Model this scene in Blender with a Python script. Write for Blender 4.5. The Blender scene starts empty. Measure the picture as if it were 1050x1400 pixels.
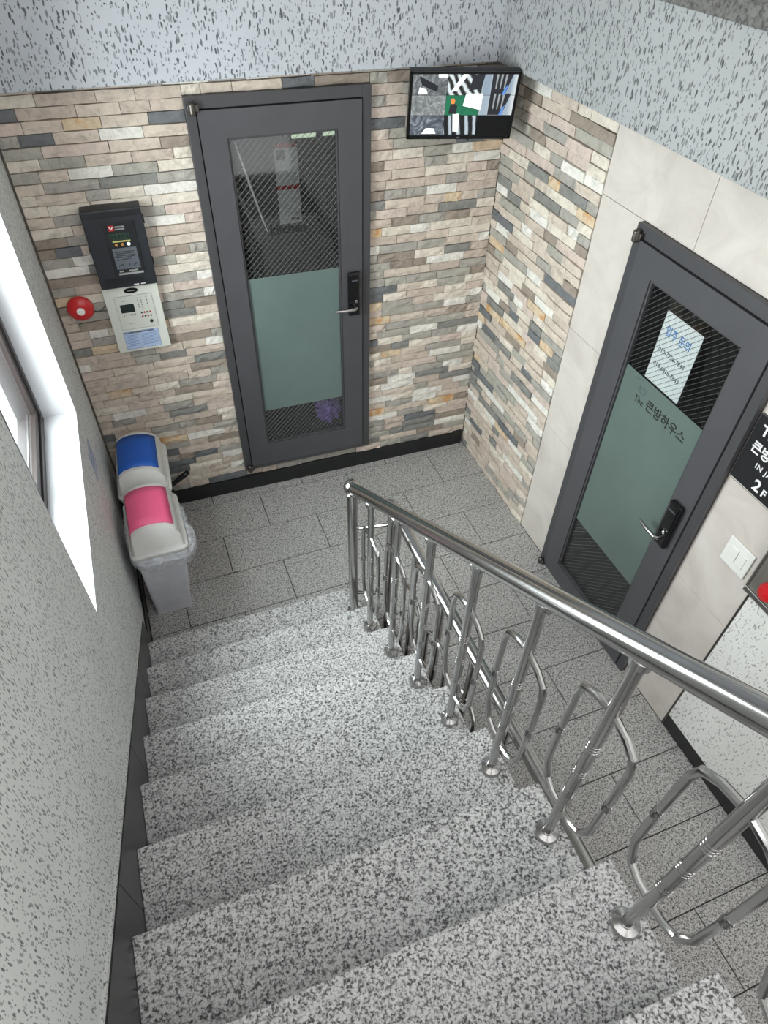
import bpy, bmesh, math, random
from mathutils import Matrix, Vector, Euler
random.seed(7)
scene = bpy.context.scene
COL = scene.collection

# ------------------------------------------------------------------ camera, world, light, exposure
cam_d = bpy.data.cameras.new('camera')
cam = bpy.data.objects.new('camera', cam_d); COL.objects.link(cam)
cam_d.sensor_fit = 'VERTICAL'; cam_d.sensor_height = 36.0
cam_d.lens = 912.68 / 1400 * 36.0
cam_d.clip_start = 0.02
_p, _yaw, _roll = math.radians(44.18786), math.radians(-22.27622), math.radians(1.84071)
_R = Matrix.Rotation(_yaw, 4, 'Z') @ Matrix.Rotation(_p, 4, 'X') @ Matrix.Rotation(_roll, 4, 'Z')
cam.matrix_world = Matrix.Translation((-2.053, -3.479, 3.3)) @ _R
scene.camera = cam

world = bpy.data.worlds.new('overcast_sky'); scene.world = world
world.use_nodes = True
_bg = world.node_tree.nodes['Background']
_bg.inputs['Color'].default_value = (1.0, 0.975, 0.965, 1)
_bg.inputs['Strength'].default_value = 1.6

def area_light(name, loc, direction, sx, sy, power, col):
    l = bpy.data.lights.new(name, 'AREA'); l.shape = 'RECTANGLE'; l.size = sx; l.size_y = sy
    l.energy = power; l.color = col
    o = bpy.data.objects.new(name, l); COL.objects.link(o)
    o.location = loc; o.rotation_euler = Vector(direction).to_track_quat('-Z', 'Y').to_euler()
    return o
# daylight outside the stair window
area_light('window_daylight', (-3.05, -1.1, 2.25), (1, -.25, -0.35), 1.5, 1.7, 150, (0.97, 0.98, 1.0))
# added fill light outside an unseen left wall opening, above and behind the camera
area_light('upper_fill_light', (-3.05, -4.1, 4.1), (1, .15, -0.35), 1.5, 1.5, 45, (0.95, 0.97, 1.0))

vs = scene.view_settings
scene.display_settings.display_device = 'sRGB'
vs.view_transform = 'Standard'; vs.look = 'None'; vs.gamma = 1.0; vs.use_curve_mapping = False
vs.exposure = 0.27

# ------------------------------------------------------------------ numbers of the place (metres)
D = math.radians(1.404)            # the back wall is turned a little
XL, XR = -2.473, -1.292            # left wall, right end of the treads
TY0, TD, RH = -1.171, 0.286, 0.189 # first nosing, going, rise
NT = 10
def ub(u, d=0.0):                  # point along the back wall, d in front of it
    return (u*math.cos(D) - d*math.sin(D), -u*math.sin(D) - d*math.cos(D))

# ------------------------------------------------------------------ materials
def s2l(c):
    return tuple((x/255/12.92 if x/255 <= .04045 else ((x/255+.055)/1.055)**2.4) for x in c) + (1.0,)
def new_mat(name):
    m = bpy.data.materials.new(name); m.use_nodes = True
    nt = m.node_tree
    return m, nt, nt.nodes['Principled BSDF'], nt.nodes.new, nt.links.new
def coords(nt, kind='pos'):
    if kind == 'pos':
        return nt.nodes.new('ShaderNodeNewGeometry').outputs['Position']
    return nt.nodes.new('ShaderNodeTexCoord').outputs['Object']
def ramp(nt, src, stops, interp='LINEAR'):
    r = nt.nodes.new('ShaderNodeValToRGB'); r.color_ramp.interpolation = interp
    el = r.color_ramp.elements
    while len(el) < len(stops): el.new(0.5)
    for e, (p, c) in zip(el, stops):
        e.position = p; e.color = c if len(c) == 4 else (*c, 1)
    nt.links.new(src, r.inputs['Fac']); return r.outputs['Color']
def noise(nt, vec, scale, detail=2, rough=.5, dist=0):
    n = nt.nodes.new('ShaderNodeTexNoise'); n.inputs['Scale'].default_value = scale
    n.inputs['Detail'].default_value = detail; n.inputs['Roughness'].default_value = rough
    n.inputs['Distortion'].default_value = dist
    nt.links.new(vec, n.inputs['Vector']); return n
def math_n(nt, op, a, b=None):
    n = nt.nodes.new('ShaderNodeMath'); n.operation = op
    for i, v in enumerate((a, b)):
        if v is None: continue
        if isinstance(v, (int, float)): n.inputs[i].default_value = v
        else: nt.links.new(v, n.inputs[i])
    return n.outputs[0]
def mixc(nt, fac, a, b, mode='MIX'):
    n = nt.nodes.new('ShaderNodeMix'); n.data_type = 'RGBA'; n.blend_type = mode
    for sock, v in ((n.inputs['Factor'], fac), (n.inputs['A'], a), (n.inputs['B'], b)):
        if isinstance(v, (int, float)): sock.default_value = v
        elif isinstance(v, tuple): sock.default_value = v
        else: nt.links.new(v, sock)
    return n.outputs['Result']
def bump(nt, bsdf, h, strength=.3, dist=.01):
    b = nt.nodes.new('ShaderNodeBump'); b.inputs['Strength'].default_value = strength
    b.inputs['Distance'].default_value = dist
    nt.links.new(h, b.inputs['Height']); nt.links.new(b.outputs['Normal'], bsdf.inputs['Normal'])

def plain(name, rgb, rough=.5, metal=0.0, var=.06, vscale=6, spec=.5, coat=0, bmp=0):
    m, nt, p, N, L = new_mat(name)
    c = s2l(rgb); pos = coords(nt, 'pos')
    n = noise(nt, pos, vscale, 4, .6)
    dark = tuple(x*(1-var*2) for x in c[:3]) + (1,)
    lite = tuple(min(1, x*(1+var)) for x in c[:3]) + (1,)
    L(ramp(nt, n.outputs['Fac'], [(.3, dark), (.7, lite)]), p.inputs['Base Color'])
    p.inputs['Roughness'].default_value = rough; p.inputs['Metallic'].default_value = metal
    p.inputs['Specular IOR Level'].default_value = spec; p.inputs['Coat Weight'].default_value = coat
    if bmp: bump(nt, p, noise(nt, pos, 90, 3).outputs['Fac'], bmp, .004)
    return m
def emissive(name, rgb, strength):
    m, nt, p, N, L = new_mat(name)
    p.inputs['Base Color'].default_value = s2l(rgb)
    p.inputs['Emission Color'].default_value = s2l(rgb); p.inputs['Emission Strength'].default_value = strength
    return m

def speckle(name, base, size, dens, rough=.6, flake=(70, 74, 78), amount=.85):
    """multi-colour sprayed chip plaster: pale ground with dark chips of varied direction"""
    m, nt, p, N, L = new_mat(name)
    pos = coords(nt, 'pos')
    wob = noise(nt, pos, .45/size, 2, .5)
    off = N('ShaderNodeVectorMath'); off.operation = 'MULTIPLY_ADD'
    L(wob.outputs['Color'], off.inputs[0]); off.inputs[1].default_value = (size*1.1,)*3
    L(pos, off.inputs[2])
    masks = []
    for k, (rot, sc) in enumerate((((.6, .5, .3), (1.1, 1.1, .30)), ((-.7, .4, 1.2), (1.1, 1.1, .34)),
                                   ((1.5, .8, .2), (1.1, 1.1, .34)), ((.2, -1.0, .7), (1.3, 1.3, .8)))):
        mp = N('ShaderNodeMapping'); mp.inputs['Rotation'].default_value = rot
        mp.inputs['Scale'].default_value = tuple(s/size for s in sc)
        mp.inputs['Location'].default_value = (k*3.7, k*1.9, k*.7)
        L(off.outputs[0], mp.inputs['Vector'])
        v = N('ShaderNodeTexVoronoi'); v.inputs['Scale'].default_value = .62
        L(mp.outputs[0], v.inputs['Vector'])
        near = math_n(nt, 'LESS_THAN', v.outputs['Distance'], .25)
        sp = N('ShaderNodeSeparateColor'); L(v.outputs['Color'], sp.inputs[0])
        keep = math_n(nt, 'LESS_THAN', sp.outputs[0], dens)
        tone = math_n(nt, 'MULTIPLY_ADD', sp.outputs[1], .6); tone.node.inputs[2].default_value = .4
        masks.append(math_n(nt, 'MULTIPLY', math_n(nt, 'MULTIPLY', near, keep), tone))
    a = masks[0]
    for b in masks[1:]: a = math_n(nt, 'MAXIMUM', a, b)
    fac = math_n(nt, 'MULTIPLY', a, amount)
    big = noise(nt, pos, 2.5, 3, .5)
    c = s2l(base)
    ground = ramp(nt, big.outputs['Fac'], [(.3, tuple(x*.93 for x in c[:3])), (.7, tuple(min(1, x*1.04) for x in c[:3]))])
    L(mixc(nt, fac, ground, s2l(flake)), p.inputs['Base Color'])
    p.inputs['Roughness'].default_value = rough
    h = math_n(nt, 'ADD', math_n(nt, 'MULTIPLY', a, .6), noise(nt, pos, 60, 3).outputs['Fac'])
    bump(nt, p, h, .25, .004)
    return m

def granite(name, scale, dark, mid, light, rough=.45, tint=(1, 1, 1)):
    m, nt, p, N, L = new_mat(name)
    pos = coords(nt, 'pos')
    n1 = noise(nt, pos, scale, 2, .55, .6)
    n2 = noise(nt, pos, scale*.45, 2, .5)
    f = math_n(nt, 'ADD', math_n(nt, 'MULTIPLY', n1.outputs['Fac'], .75), math_n(nt, 'MULTIPLY', n2.outputs['Fac'], .25))
    c = ramp(nt, f, [(.385, (dark,)*3), (.45, (mid,)*3), (.52, (light*.8,)*3), (.60, (light,)*3)])
    b = noise(nt, pos, 1.7, 3, .6)
    tone = ramp(nt, b.outputs['Fac'], [(.3, tuple(.90*t for t in tint)), (.7, tint)])
    L(mixc(nt, 1.0, c, tone, 'MULTIPLY'), p.inputs['Base Color'])
    p.inputs['Roughness'].default_value = rough
    return m

def stone_mat(name, rgb, accent=None, var=.16):
    m, nt, p, N, L = new_mat(name)
    pos = coords(nt, 'pos'); c = s2l(rgb)
    n = noise(nt, pos, 22, 6, .68, .8)
    col = ramp(nt, n.outputs['Fac'], [(.28, tuple(x*(1-2*var) for x in c[:3])), (.5, c[:3]), (.75, tuple(min(1, x*(1+var)) for x in c[:3]))])
    if accent:
        n3 = noise(nt, pos, 9, 3, .6)
        col = mixc(nt, ramp(nt, n3.outputs['Fac'], [(.5, (0, 0, 0)), (.62, (1, 1, 1))]), col, s2l(accent))
    L(col, p.inputs['Base Color']); p.inputs['Roughness'].default_value = .75
    n2 = noise(nt, pos, 45, 6, .7, .5)
    bump(nt, p, n2.outputs['Fac'], .55, .012)
    return m

def tile_mat(name):
    m, nt, p, N, L = new_mat(name)
    pos = coords(nt, 'pos')
    n = noise(nt, pos, 3.2, 5, .62, 1.2)
    L(ramp(nt, n.outputs['Fac'], [(.3, s2l((192, 185, 178))), (.5, s2l((205, 198, 191))), (.72, s2l((214, 208, 202)))]), p.inputs['Base Color'])
    p.inputs['Roughness'].default_value = .38
    return m

def steel(name, v=.46, rough=.17):
    m, nt, p, N, L = new_mat(name)
    pos = coords(nt, 'pos')
    n = noise(nt, pos, 9, 3, .6)
    L(ramp(nt, n.outputs['Fac'], [(.3, (v*.9, v*.89, v*.87)), (.7, (v, v, v*.99))]), p.inputs['Base Color'])
    p.inputs['Metallic'].default_value = 1.0; p.inputs['Roughness'].default_value = rough
    return m

def facing_mix(nt, N, L, k=.45, base=.045):
    lw = N('ShaderNodeLayerWeight'); lw.inputs['Blend'].default_value = .5
    p5 = math_n(nt, 'POWER', lw.outputs['Facing'], 4.0)
    f = math_n(nt, 'MULTIPLY_ADD', p5, k); f.node.inputs[2].default_value = base
    return f
def wired_glass(name, wire=.22, pitch=.023, tint=(.93, .94, .94)):
    m, nt, p, N, L = new_mat(name)
    out = nt.nodes['Material Output']
    oc = coords(nt, 'obj')
    sx = N('ShaderNodeSeparateXYZ'); L(oc, sx.inputs[0])
    fac = None
    for sgn, w in ((-1, .06), (1, .02)):
        s = math_n(nt, 'MULTIPLY_ADD', sx.outputs['X'], float(sgn)); L(sx.outputs['Z'], s.node.inputs[2])
        fr = math_n(nt, 'FRACT', math_n(nt, 'MULTIPLY', s, 1/(pitch*1.414)))
        ln = math_n(nt, 'LESS_THAN', fr, w)
        fac = ln if fac is None else math_n(nt, 'MAXIMUM', fac, ln)
    tr = N('ShaderNodeBsdfTransparent'); tr.inputs['Color'].default_value = (*tint, 1)
    gl = N('ShaderNodeBsdfGlossy'); gl.inputs['Roughness'].default_value = .04
    gl.inputs['Color'].default_value = (.9, .95, .95, 1)
    ms = N('ShaderNodeMixShader'); L(facing_mix(nt, N, L), ms.inputs[0]); L(tr.outputs[0], ms.inputs[1]); L(gl.outputs[0], ms.inputs[2])
    df = N('ShaderNodeBsdfDiffuse'); df.inputs['Color'].default_value = (wire, wire, wire, 1)
    m2 = N('ShaderNodeMixShader'); L(fac, m2.inputs[0]); L(ms.outputs[0], m2.inputs[1]); L(df.outputs[0], m2.inputs[2])
    L(m2.outputs[0], out.inputs['Surface'])
    return m
def clear_glass(name, tint, rough=.02, ior=1.45):
    m, nt, p, N, L = new_mat(name)
    out = nt.nodes['Material Output']
    tr = N('ShaderNodeBsdfTransparent'); tr.inputs['Color'].default_value = (*tint, 1)
    gl = N('ShaderNodeBsdfGlossy'); gl.inputs['Roughness'].default_value = rough
    ms = N('ShaderNodeMixShader'); L(facing_mix(nt, N, L), ms.inputs[0]); L(tr.outputs[0], ms.inputs[1]); L(gl.outputs[0], ms.inputs[2])
    L(ms.outputs[0], out.inputs['Surface'])
    return m
def plastic_film(name, rgb, alpha):
    m, nt, p, N, L = new_mat(name)
    out = nt.nodes['Material Output']
    p.inputs['Base Color'].default_value = s2l(rgb); p.inputs['Roughness'].default_value = .22
    tr = N('ShaderNodeBsdfTransparent')
    n = noise(nt, coords(nt, 'pos'), 26, 4, .6, 1.0)
    f = ramp(nt, n.outputs['Fac'], [(.35, (alpha*.55,)*3), (.7, (min(1, alpha*1.4),)*3)])
    ms = N('ShaderNodeMixShader'); L(f, ms.inputs[0]); L(tr.outputs[0], ms.inputs[1]); L(p.outputs[0], ms.inputs[2])
    L(ms.outputs[0], out.inputs['Surface'])
    return m

M = {}
M['beam'] = speckle('chip_plaster_coarse', (188, 193, 200), .0105, .75, flake=(52, 58, 64), amount=.95)
M['beamr'] = speckle('chip_plaster_shaded', (163, 166, 167), .0100, .85, flake=(48, 52, 54), amount=.95)  # same plaster as the back, denser chips; greyer base paints in shade
M['wall'] = speckle('chip_plaster_fine', (218, 220, 218), .0064, .72, flake=(74, 78, 78), amount=.9)
M['wallr'] = speckle('chip_plaster_small', (232, 232, 229), .0072, .45, flake=(100, 100, 96), amount=.75)
M['reveal'] = plain('white_reveal_paint', (206, 208, 212), .5, var=.02)
M['tread'] = granite('granite_tread', 150, .06, .27, .68, .42)
M['floor'] = granite('granite_floor', 160, .05, .24, .58, .40, (1, .985, .955))
M['grout'] = plain('floor_joint', (62, 60, 58), .9)
M['mortar'] = plain('stone_backing', (112, 106, 98), .9)
M['tile'] = tile_mat('cream_wall_tile')
M['tilejoint'] = plain('tile_joint', (196, 190, 183), .8)
M['black'] = plain('black_skirting', (30, 31, 33), .28, var=.1)
M['charcoal'] = plain('charcoal_door_paint', (76, 76, 80), .38, var=.04)
M['charcoal2'] = plain('charcoal_frame_paint', (68, 68, 71), .4, var=.04)
M['gap'] = plain('dark_gap', (12, 12, 13), .8)
M['film'] = plain('frosted_film', (100, 117, 114), .33, var=.05, vscale=3)
M['film2'] = plain('frosted_film_grey', (94, 109, 104), .33, var=.05, vscale=3)
M['wired'] = wired_glass('wired_glass')
M['wired2'] = wired_glass('wired_glass_fine', .12, .020)
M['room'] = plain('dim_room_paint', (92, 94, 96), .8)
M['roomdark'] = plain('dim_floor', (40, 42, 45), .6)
M['steel'] = steel('stainless_steel')
M['steelb'] = steel('brushed_steel', .55, .3)
M['blackp'] = plain('black_plastic', (26, 28, 32), .38, var=.08)
M['blackg'] = plain('black_gloss', (14, 15, 17), .15, var=.05)
M['panelblk'] = plain('black_panel_metal', (33, 36, 42), .45, var=.06)
M['greyp'] = plain('grey_plastic_label', (92, 98, 106), .5, var=.08, vscale=90)
M['ivory'] = plain('ivory_panel_metal', (214, 217, 208), .45, var=.02)
M['ivory2'] = plain('ivory_panel_face', (206, 209, 200), .45, var=.02)
M['line'] = plain('panel_line_grey', (150, 152, 150), .6)
M['lcd'] = plain('dark_lcd', (38, 48, 46), .25)
M['green'] = plain('dark_green_print', (24, 62, 40), .5)
M['yellow'] = plain('yellow_print', (190, 184, 110), .5)
M['amber'] = plain('amber_lamp_cap', (190, 130, 60), .3)
M['ledw'] = emissive('lit_white_led', (230, 255, 240), 1.6)
M['red'] = plain('red_print', (186, 34, 40), .5)
M['redgloss'] = plain('red_bell_enamel', (200, 28, 34), .28, var=.03, coat=.3)
M['whitep'] = plain('white_plastic', (232, 232, 228), .35, var=.02)
M['binlid'] = plain('light_grey_lid_plastic', (214, 214, 211), .42, var=.03)
M['binbody'] = plain('grey_bin_plastic', (222, 223, 231), .45, var=.06, vscale=9)
M['blue'] = plain('blue_flap_plastic', (24, 92, 190), .4, var=.03)
M['pink'] = plain('pink_flap_plastic', (248, 104, 150), .42, var=.03)
M['bag'] = plastic_film('clear_bin_liner', (236, 240, 246), .46)
M['purple'] = plastic_film('purple_plastic_bag', (150, 120, 205), .9)
M['paper'] = plain('white_paper', (226, 232, 232), .7, var=.02)
M['paperlbl'] = plain('blue_white_label', (176, 192, 220), .6, var=.08, vscale=60)
M['inkblue'] = plain('blue_marker', (74, 128, 186), .6)
M['inkgrey'] = plain('grey_pen', (74, 80, 86), .6)
M['inkblack'] = plain('black_lettering', (28, 30, 31), .5)
M['inkwhite'] = plain('white_lettering', (236, 236, 236), .5)
M['signblk'] = plain('black_sign_acrylic', (30, 31, 34), .3)
M['winframe'] = plain('dark_brown_window_frame', (46, 38, 37), .4)
M['winglass'] = clear_glass('pale_green_window_glass', (.95, .985, .975))
M['concrete'] = plain('painted_concrete', (190, 190, 186), .8)
M['granitetrim'] = granite('dark_granite_ledge', 60, .06, .11, .19, .5, (1, .97, .93))
M['brass'] = plain('hinge_metal', (96, 92, 88), .35, metal=.8)
M['cabgrey'] = plain('cabinet_smoked_panel', (112, 108, 102), .2)

# ------------------------------------------------------------------ mesh helpers
class G:
    def __init__(s): s.v = []; s.f = []; s.mi = []; s.m = 0; s.smooth = False
    def add(s, vs, fs):
        b = len(s.v); s.v += [tuple(v) for v in vs]
        for f in fs: s.f.append([b+i for i in f]); s.mi.append(s.m)
        return s
    def box(s, x0, x1, y0, y1, z0, z1):
        x0, x1 = min(x0, x1), max(x0, x1); y0, y1 = min(y0, y1), max(y0, y1); z0, z1 = min(z0, z1), max(z0, z1)
        return s.add([(x0,y0,z0),(x1,y0,z0),(x1,y1,z0),(x0,y1,z0),(x0,y0,z1),(x1,y0,z1),(x1,y1,z1),(x0,y1,z1)],
                     [(0,3,2,1),(4,5,6,7),(0,1,5,4),(1,2,6,5),(2,3,7,6),(3,0,4,7)])
    def hexa(s, bottom, top):     # two loops of 4 points
        return s.add(list(bottom)+list(top), [(0,3,2,1),(4,5,6,7),(0,1,5,4),(1,2,6,5),(2,3,7,6),(3,0,4,7)])
    def prism(s, poly, axis, a, b):   # poly in the two other axes, extruded along axis a..b
        def P(q, t):
            if axis == 0: return (t, q[0], q[1])
            if axis == 1: return (q[0], t, q[1])
            return (q[0], q[1], t)
        n = len(poly)
        vs = [P(q, a) for q in poly] + [P(q, b) for q in poly]
        return s.add(vs, [tuple(range(n-1, -1, -1)), tuple(range(n, 2*n))] + [(i, (i+1) % n, n+(i+1) % n, n+i) for i in range(n)])
    def tube(s, pts, r, n=10, closed=False, caps=True):
        pts = [Vector(p) for p in pts]; k = len(pts); rs = r if isinstance(r, (list, tuple)) else [r]*k
        up = None; rings = []
        for i, p in enumerate(pts):
            a = pts[(i-1) % k] if (closed or i > 0) else p
            b = pts[(i+1) % k] if (closed or i < k-1) else p
            t = (b-a).normalized()
            if up is None:
                up = Vector((0, 0, 1)) if abs(t.z) < .9 else Vector((1, 0, 0))
            sd = t.cross(up).normalized(); up = sd.cross(t).normalized()
            rings.append([p + rs[i]*(math.cos(2*math.pi*j/n)*sd + math.sin(2*math.pi*j/n)*up) for j in range(n)])
        vs = [q for rg in rings for q in rg]; fs = []
        for i in range(k if closed else k-1):
            i2 = (i+1) % k
            for j in range(n): fs.append((i*n+j, i2*n+j, i2*n+(j+1) % n, i*n+(j+1) % n))
        if not closed and caps:
            fs.append(tuple(range(n))); fs.append(tuple((k-1)*n+j for j in range(n-1, -1, -1)))
        s.smooth = True
        return s.add(vs, fs)
    def lathe(s, prof, c=(0, 0, 0), axis='z', n=20):
        c = Vector(c); vs = []; fs = []
        for r, h in prof:
            for j in range(n):
                a = 2*math.pi*j/n; u, w = r*math.cos(a), r*math.sin(a)
                vs.append(c + (Vector((u, w, h)) if axis == 'z' else Vector((u, -h, w)) if axis == 'y' else Vector((h, u, w))))
        for i in range(len(prof)-1):
            for j in range(n): fs.append((i*n+j, i*n+(j+1) % n, (i+1)*n+(j+1) % n, (i+1)*n+j))
        if prof[0][0] > 1e-6: fs.append(tuple(range(n-1, -1, -1)))
        if prof[-1][0] > 1e-6: fs.append(tuple((len(prof)-1)*n+j for j in range(n)))
        s.smooth = True
        return s.add(vs, fs)
    def mesh(s, name, mats):
        me = bpy.data.meshes.new(name); me.from_pydata(s.v, [], s.f)
        for m in (mats if isinstance(mats, (list, tuple)) else [mats]): me.materials.append(m)
        for p, i in zip(me.polygons, s.mi): p.material_index = i; p.use_smooth = s.smooth
        bm = bmesh.new(); bm.from_mesh(me)
        bmesh.ops.recalc_face_normals(bm, faces=bm.faces); bm.to_mesh(me); bm.free()
        if s.smooth:
            try: me.set_sharp_from_angle(angle=math.radians(31))
            except Exception: pass
        return me
    def obj(s, name, mats, parent=None, bevel=0, seg=2, label=None):
        o = bpy.data.objects.new(name, s.mesh(name, mats)); COL.objects.link(o)
        if parent is not None: o.parent = parent
        if bevel:
            b = o.modifiers.new('bevel', 'BEVEL'); b.width = bevel; b.segments = seg; b.limit_method = 'ANGLE'
        if label: o['label'] = label
        return o
def put(name, me, parent=None):
    o = bpy.data.objects.new(name, me); COL.objects.link(o)
    if parent is not None: o.parent = parent
    return o
def thing(name, label, cat, loc=(0, 0, 0), rz=0.0, group=None, kind=None):
    o = bpy.data.objects.new(name, None); COL.objects.link(o); o.empty_display_size = .1
    o.location = loc; o.rotation_euler = (0, 0, rz)
    return tag(o, label, cat, group, kind)
def tag(o, label, cat, group=None, kind=None):
    o['label'] = label; o['category'] = cat
    if group: o['group'] = group
    if kind: o['kind'] = kind
    return o
def box(x0, x1, y0, y1, z0, z1): return G().box(x0, x1, y0, y1, z0, z1)
def text(name, body, size, mat, parent, x, y, z, align='LEFT', thick=.0008, sx=1.0, bold=0.0, spacing=1.0, rot=0.0):
    """flat lettering standing in the local xz plane, facing -y"""
    c = bpy.data.curves.new(name, 'FONT'); c.body = body; c.size = size; c.extrude = thick; c.align_x = align
    c.offset = bold; c.space_character = spacing; c.resolution_u = 3
    t = bpy.data.objects.new(name, c); COL.objects.link(t)
    dg = bpy.context.evaluated_depsgraph_get()
    me = bpy.data.meshes.new_from_object(t.evaluated_get(dg)); me.name = name
    bpy.data.objects.remove(t); bpy.data.curves.remove(c)
    me.materials.clear(); me.materials.append(mat)
    me.transform(Matrix.Translation((x, y, z)) @ Matrix.Rotation(math.pi/2, 4, 'X') @ Matrix.Rotation(rot, 4, 'Z') @ Matrix.Diagonal((sx, 1, 1, 1)))
    return put(name, me, parent)
def strokes(name, segs, r, mat, parent, y):
    """thin flat pen strokes in the xz plane at depth y"""
    g = G()
    for seg in segs:
        for (ax, az), (bx, bz) in zip(seg[:-1], seg[1:]):
            dx, dz = bx-ax, bz-az; l = math.hypot(dx, dz) or 1e-6
            nx, nz = -dz/l*r, dx/l*r; ex, ez = dx/l*r*.6, dz/l*r*.6
            b = [(ax-ex+nx, y, az-ez+nz), (ax-ex-nx, y, az-ez-nz), (bx+ex-nx, y, bz+ez-nz), (bx+ex+nx, y, bz+ez+nz)]
            g.hexa(b, [(p[0], y-.0006, p[2]) for p in b])
    return g.obj(name, mat, parent)

# ------------------------------------------------------------------ THE SETTING: floor
floor = tag(box(XL-.15, .16, -6.0, .2, -.16, -.004).obj('floor', M['grout']),
            'speckled grey granite tile floor of the landing and corridor', 'floor', kind='structure')
ROW = .32; TW = .64
def floor_tile(x0, x1, y0, y1):
    g = .0022
    G().add(*(lambda a, b, c, d: ([(a, c, -.004), (b, c, -.004), (b, d, -.004), (a, d, -.004),
        (a+.001, c+.001, 0), (b-.001, c+.001, 0), (b-.001, d-.001, 0), (a+.001, d-.001, 0)],
        [(0,3,2,1),(4,5,6,7),(0,1,5,4),(1,2,6,5),(2,3,7,6),(3,0,4,7)]))(x0+g, x1-g, y0+g, y1-g)).obj('tile', M['floor'], floor)
for k in range(-1, 14):
    ya = -.05-ROW*k; yb = ya-ROW
    ya = min(ya, .07)
    lm = XL+.012 if yb > -1.4 else -1.24
    if k < 5: off = -.32 if k % 2 == 0 else -.64
    else: off = -.42 if k % 2 == 0 else -.74
    xs = [0.0 if k < 5 else .0]
    x = off
    while x > lm+.05: xs.append(x); x -= TW
    xs.append(lm)
    for a, b in zip(xs[1:], xs[:-1]):
        floor_tile(a, b, yb, ya)

# ------------------------------------------------------------------ back wall (local frame: x along wall, -y out of wall)
DU0, DU1, DZ0, DZ1 = -1.657, -.767, .19, 2.435
wb = G()
wb.box(-2.75, DU0, .012, .16, -.1, 5.2); wb.box(DU1, .2, .012, .16, -.1, 5.2)
wb.box(DU0, DU1, .012, .16, -.1, DZ0); wb.box(DU0, DU1, .012, .16, DZ1, 5.2)
wall_back = tag(wb.obj('wall_back', M['mortar']), 'back wall clad in split stone around the kitchen door', 'wall', kind='structure')
wall_back.rotation_euler.z = -D

# stone cladding pieces
PAL = [((209, 196, 182), None, 24), ((200, 186, 173), None, 18), ((222, 213, 199), None, 16), ((170, 166, 158), None, 12),
       ((138, 138, 134), None, 9), ((112, 115, 118), None, 6), ((214, 194, 166), (204, 156, 104), 5), ((230, 227, 219), None, 9),
       ((156, 144, 132), None, 9), ((173, 170, 160), None, 9), ((208, 192, 181), None, 6)]
STM = [stone_mat('split_stone_%s' % n, c, a) for n, (c, a, w) in zip('abcdefghijk', PAL)]
WTS = [w for _, _, w in PAL]
def stone_mesh(mi, seed):
    rnd = random.Random(seed); g = G()
    nx, nz = 5, 3; front = []
    for j in range(nz):
        for i in range(nx):
            x = -.5+i/(nx-1); z = -.5+j/(nz-1)
            edge = i in (0, nx-1) or j in (0, nz-1)
            y = -(.62+.3*rnd.random()) if edge else -(.72+.4*rnd.random())
            if not edge: x += rnd.uniform(-.06, .06); z += rnd.uniform(-.12, .12)
            else:
                x *= (1-.012*rnd.random()); z *= (1-.10*rnd.random())
            front.append((x, y, z))
    vs = list(front); fs = []
    for j in range(nz-1):
        for i in range(nx-1): fs.append((j*nx+i, j*nx+i+1, (j+1)*nx+i+1, (j+1)*nx+i))
    per = [i for i in range(nx)] + [j*nx+nx-1 for j in range(1, nz)] + [(nz-1)*nx+i for i in range(nx-2, -1, -1)] + [j*nx for j in range(nz-2, 0, -1)]
    b = len(vs)
    for p in per: x, y, z = front[p]; vs.append((x, 0, z))
    n = len(per)
    for i in range(n): fs.append((per[i], b+i, b+(i+1) % n, per[(i+1) % n]))
    g.add(vs, fs)
    return g.mesh('stone', STM[mi])
SM = {}
def get_stone(mi, k):
    if (mi, k) not in SM: SM[(mi, k)] = stone_mesh(mi, mi*10+k)
    return SM[(mi, k)]
def stones(parent, intervals_of_row, zs, base, key, limit=300):
    out = []
    rnd = random.Random(key); prev = -1
    for z0, z1 in zs:
        for a, b, za, zb in intervals_of_row(z0, z1):
            x = a; first = True
            while x < b-1e-4:
                l = rnd.choice((.10, .13, .15, .17, .19, .21, .24, .27)) * rnd.uniform(.9, 1.1)
                if first: l *= rnd.uniform(.35, 1); first = False
                if b-(x+l) < .06: l = b-x
                mi = rnd.choices(range(len(PAL)), WTS)[0]
                if mi == prev and rnd.random() < .5: mi = rnd.choices(range(len(PAL)), WTS)[0]
                prev = mi
                out.append((x+l/2, (za+zb)/2, l-.0016, zb-za-.0016, rnd.uniform(.012, .027), mi, rnd.randrange(5)))
                x += l
    camp = Vector((-2.053, -3.479, 3.3))
    mw = Matrix.Rotation(parent.rotation_euler.z, 4, 'Z')
    def size(s):
        p = mw @ Vector((s[0], base, s[1])); return -s[2]*s[3]/(p-camp).length_squared
    out.sort(key=size)
    for s in out[:limit]:
        o = put('stone', get_stone(s[5], s[6]), parent)
        o.location = (s[0], base, s[1]); o.scale = (s[2], s[4], s[3])
    if len(out) > limit:
        g = G(); mats = STM
        for s in out[limit:]:
            me = get_stone(s[5], s[6]); g.m = s[5]
            g.add([(v.co.x*s[2]+s[0], v.co.y*s[4]+base, v.co.z*s[3]+s[1]) for v in me.vertices], [tuple(p.vertices) for p in me.polygons])
        o = g.obj('smaller_stones', mats, parent); o['kind'] = 'stuff'
HROW = .0502
zrows = [(.118+i*HROW, .118+(i+1)*HROW) for i in range(48)]
def back_rows(z0, z1):
    L0, R0 = -2.462, -.004
    if z1 <= DZ0 or z0 >= DZ1: return [(L0, R0, z0, z1)]
    r = [(L0, DU0, z0, z1), (DU1, R0, z0, z1)]
    if z0 < DZ0: r.append((DU0, DU1, z0, DZ0))
    if z1 > DZ1: r.append((DU0, DU1, DZ1, z1))
    return r
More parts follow.
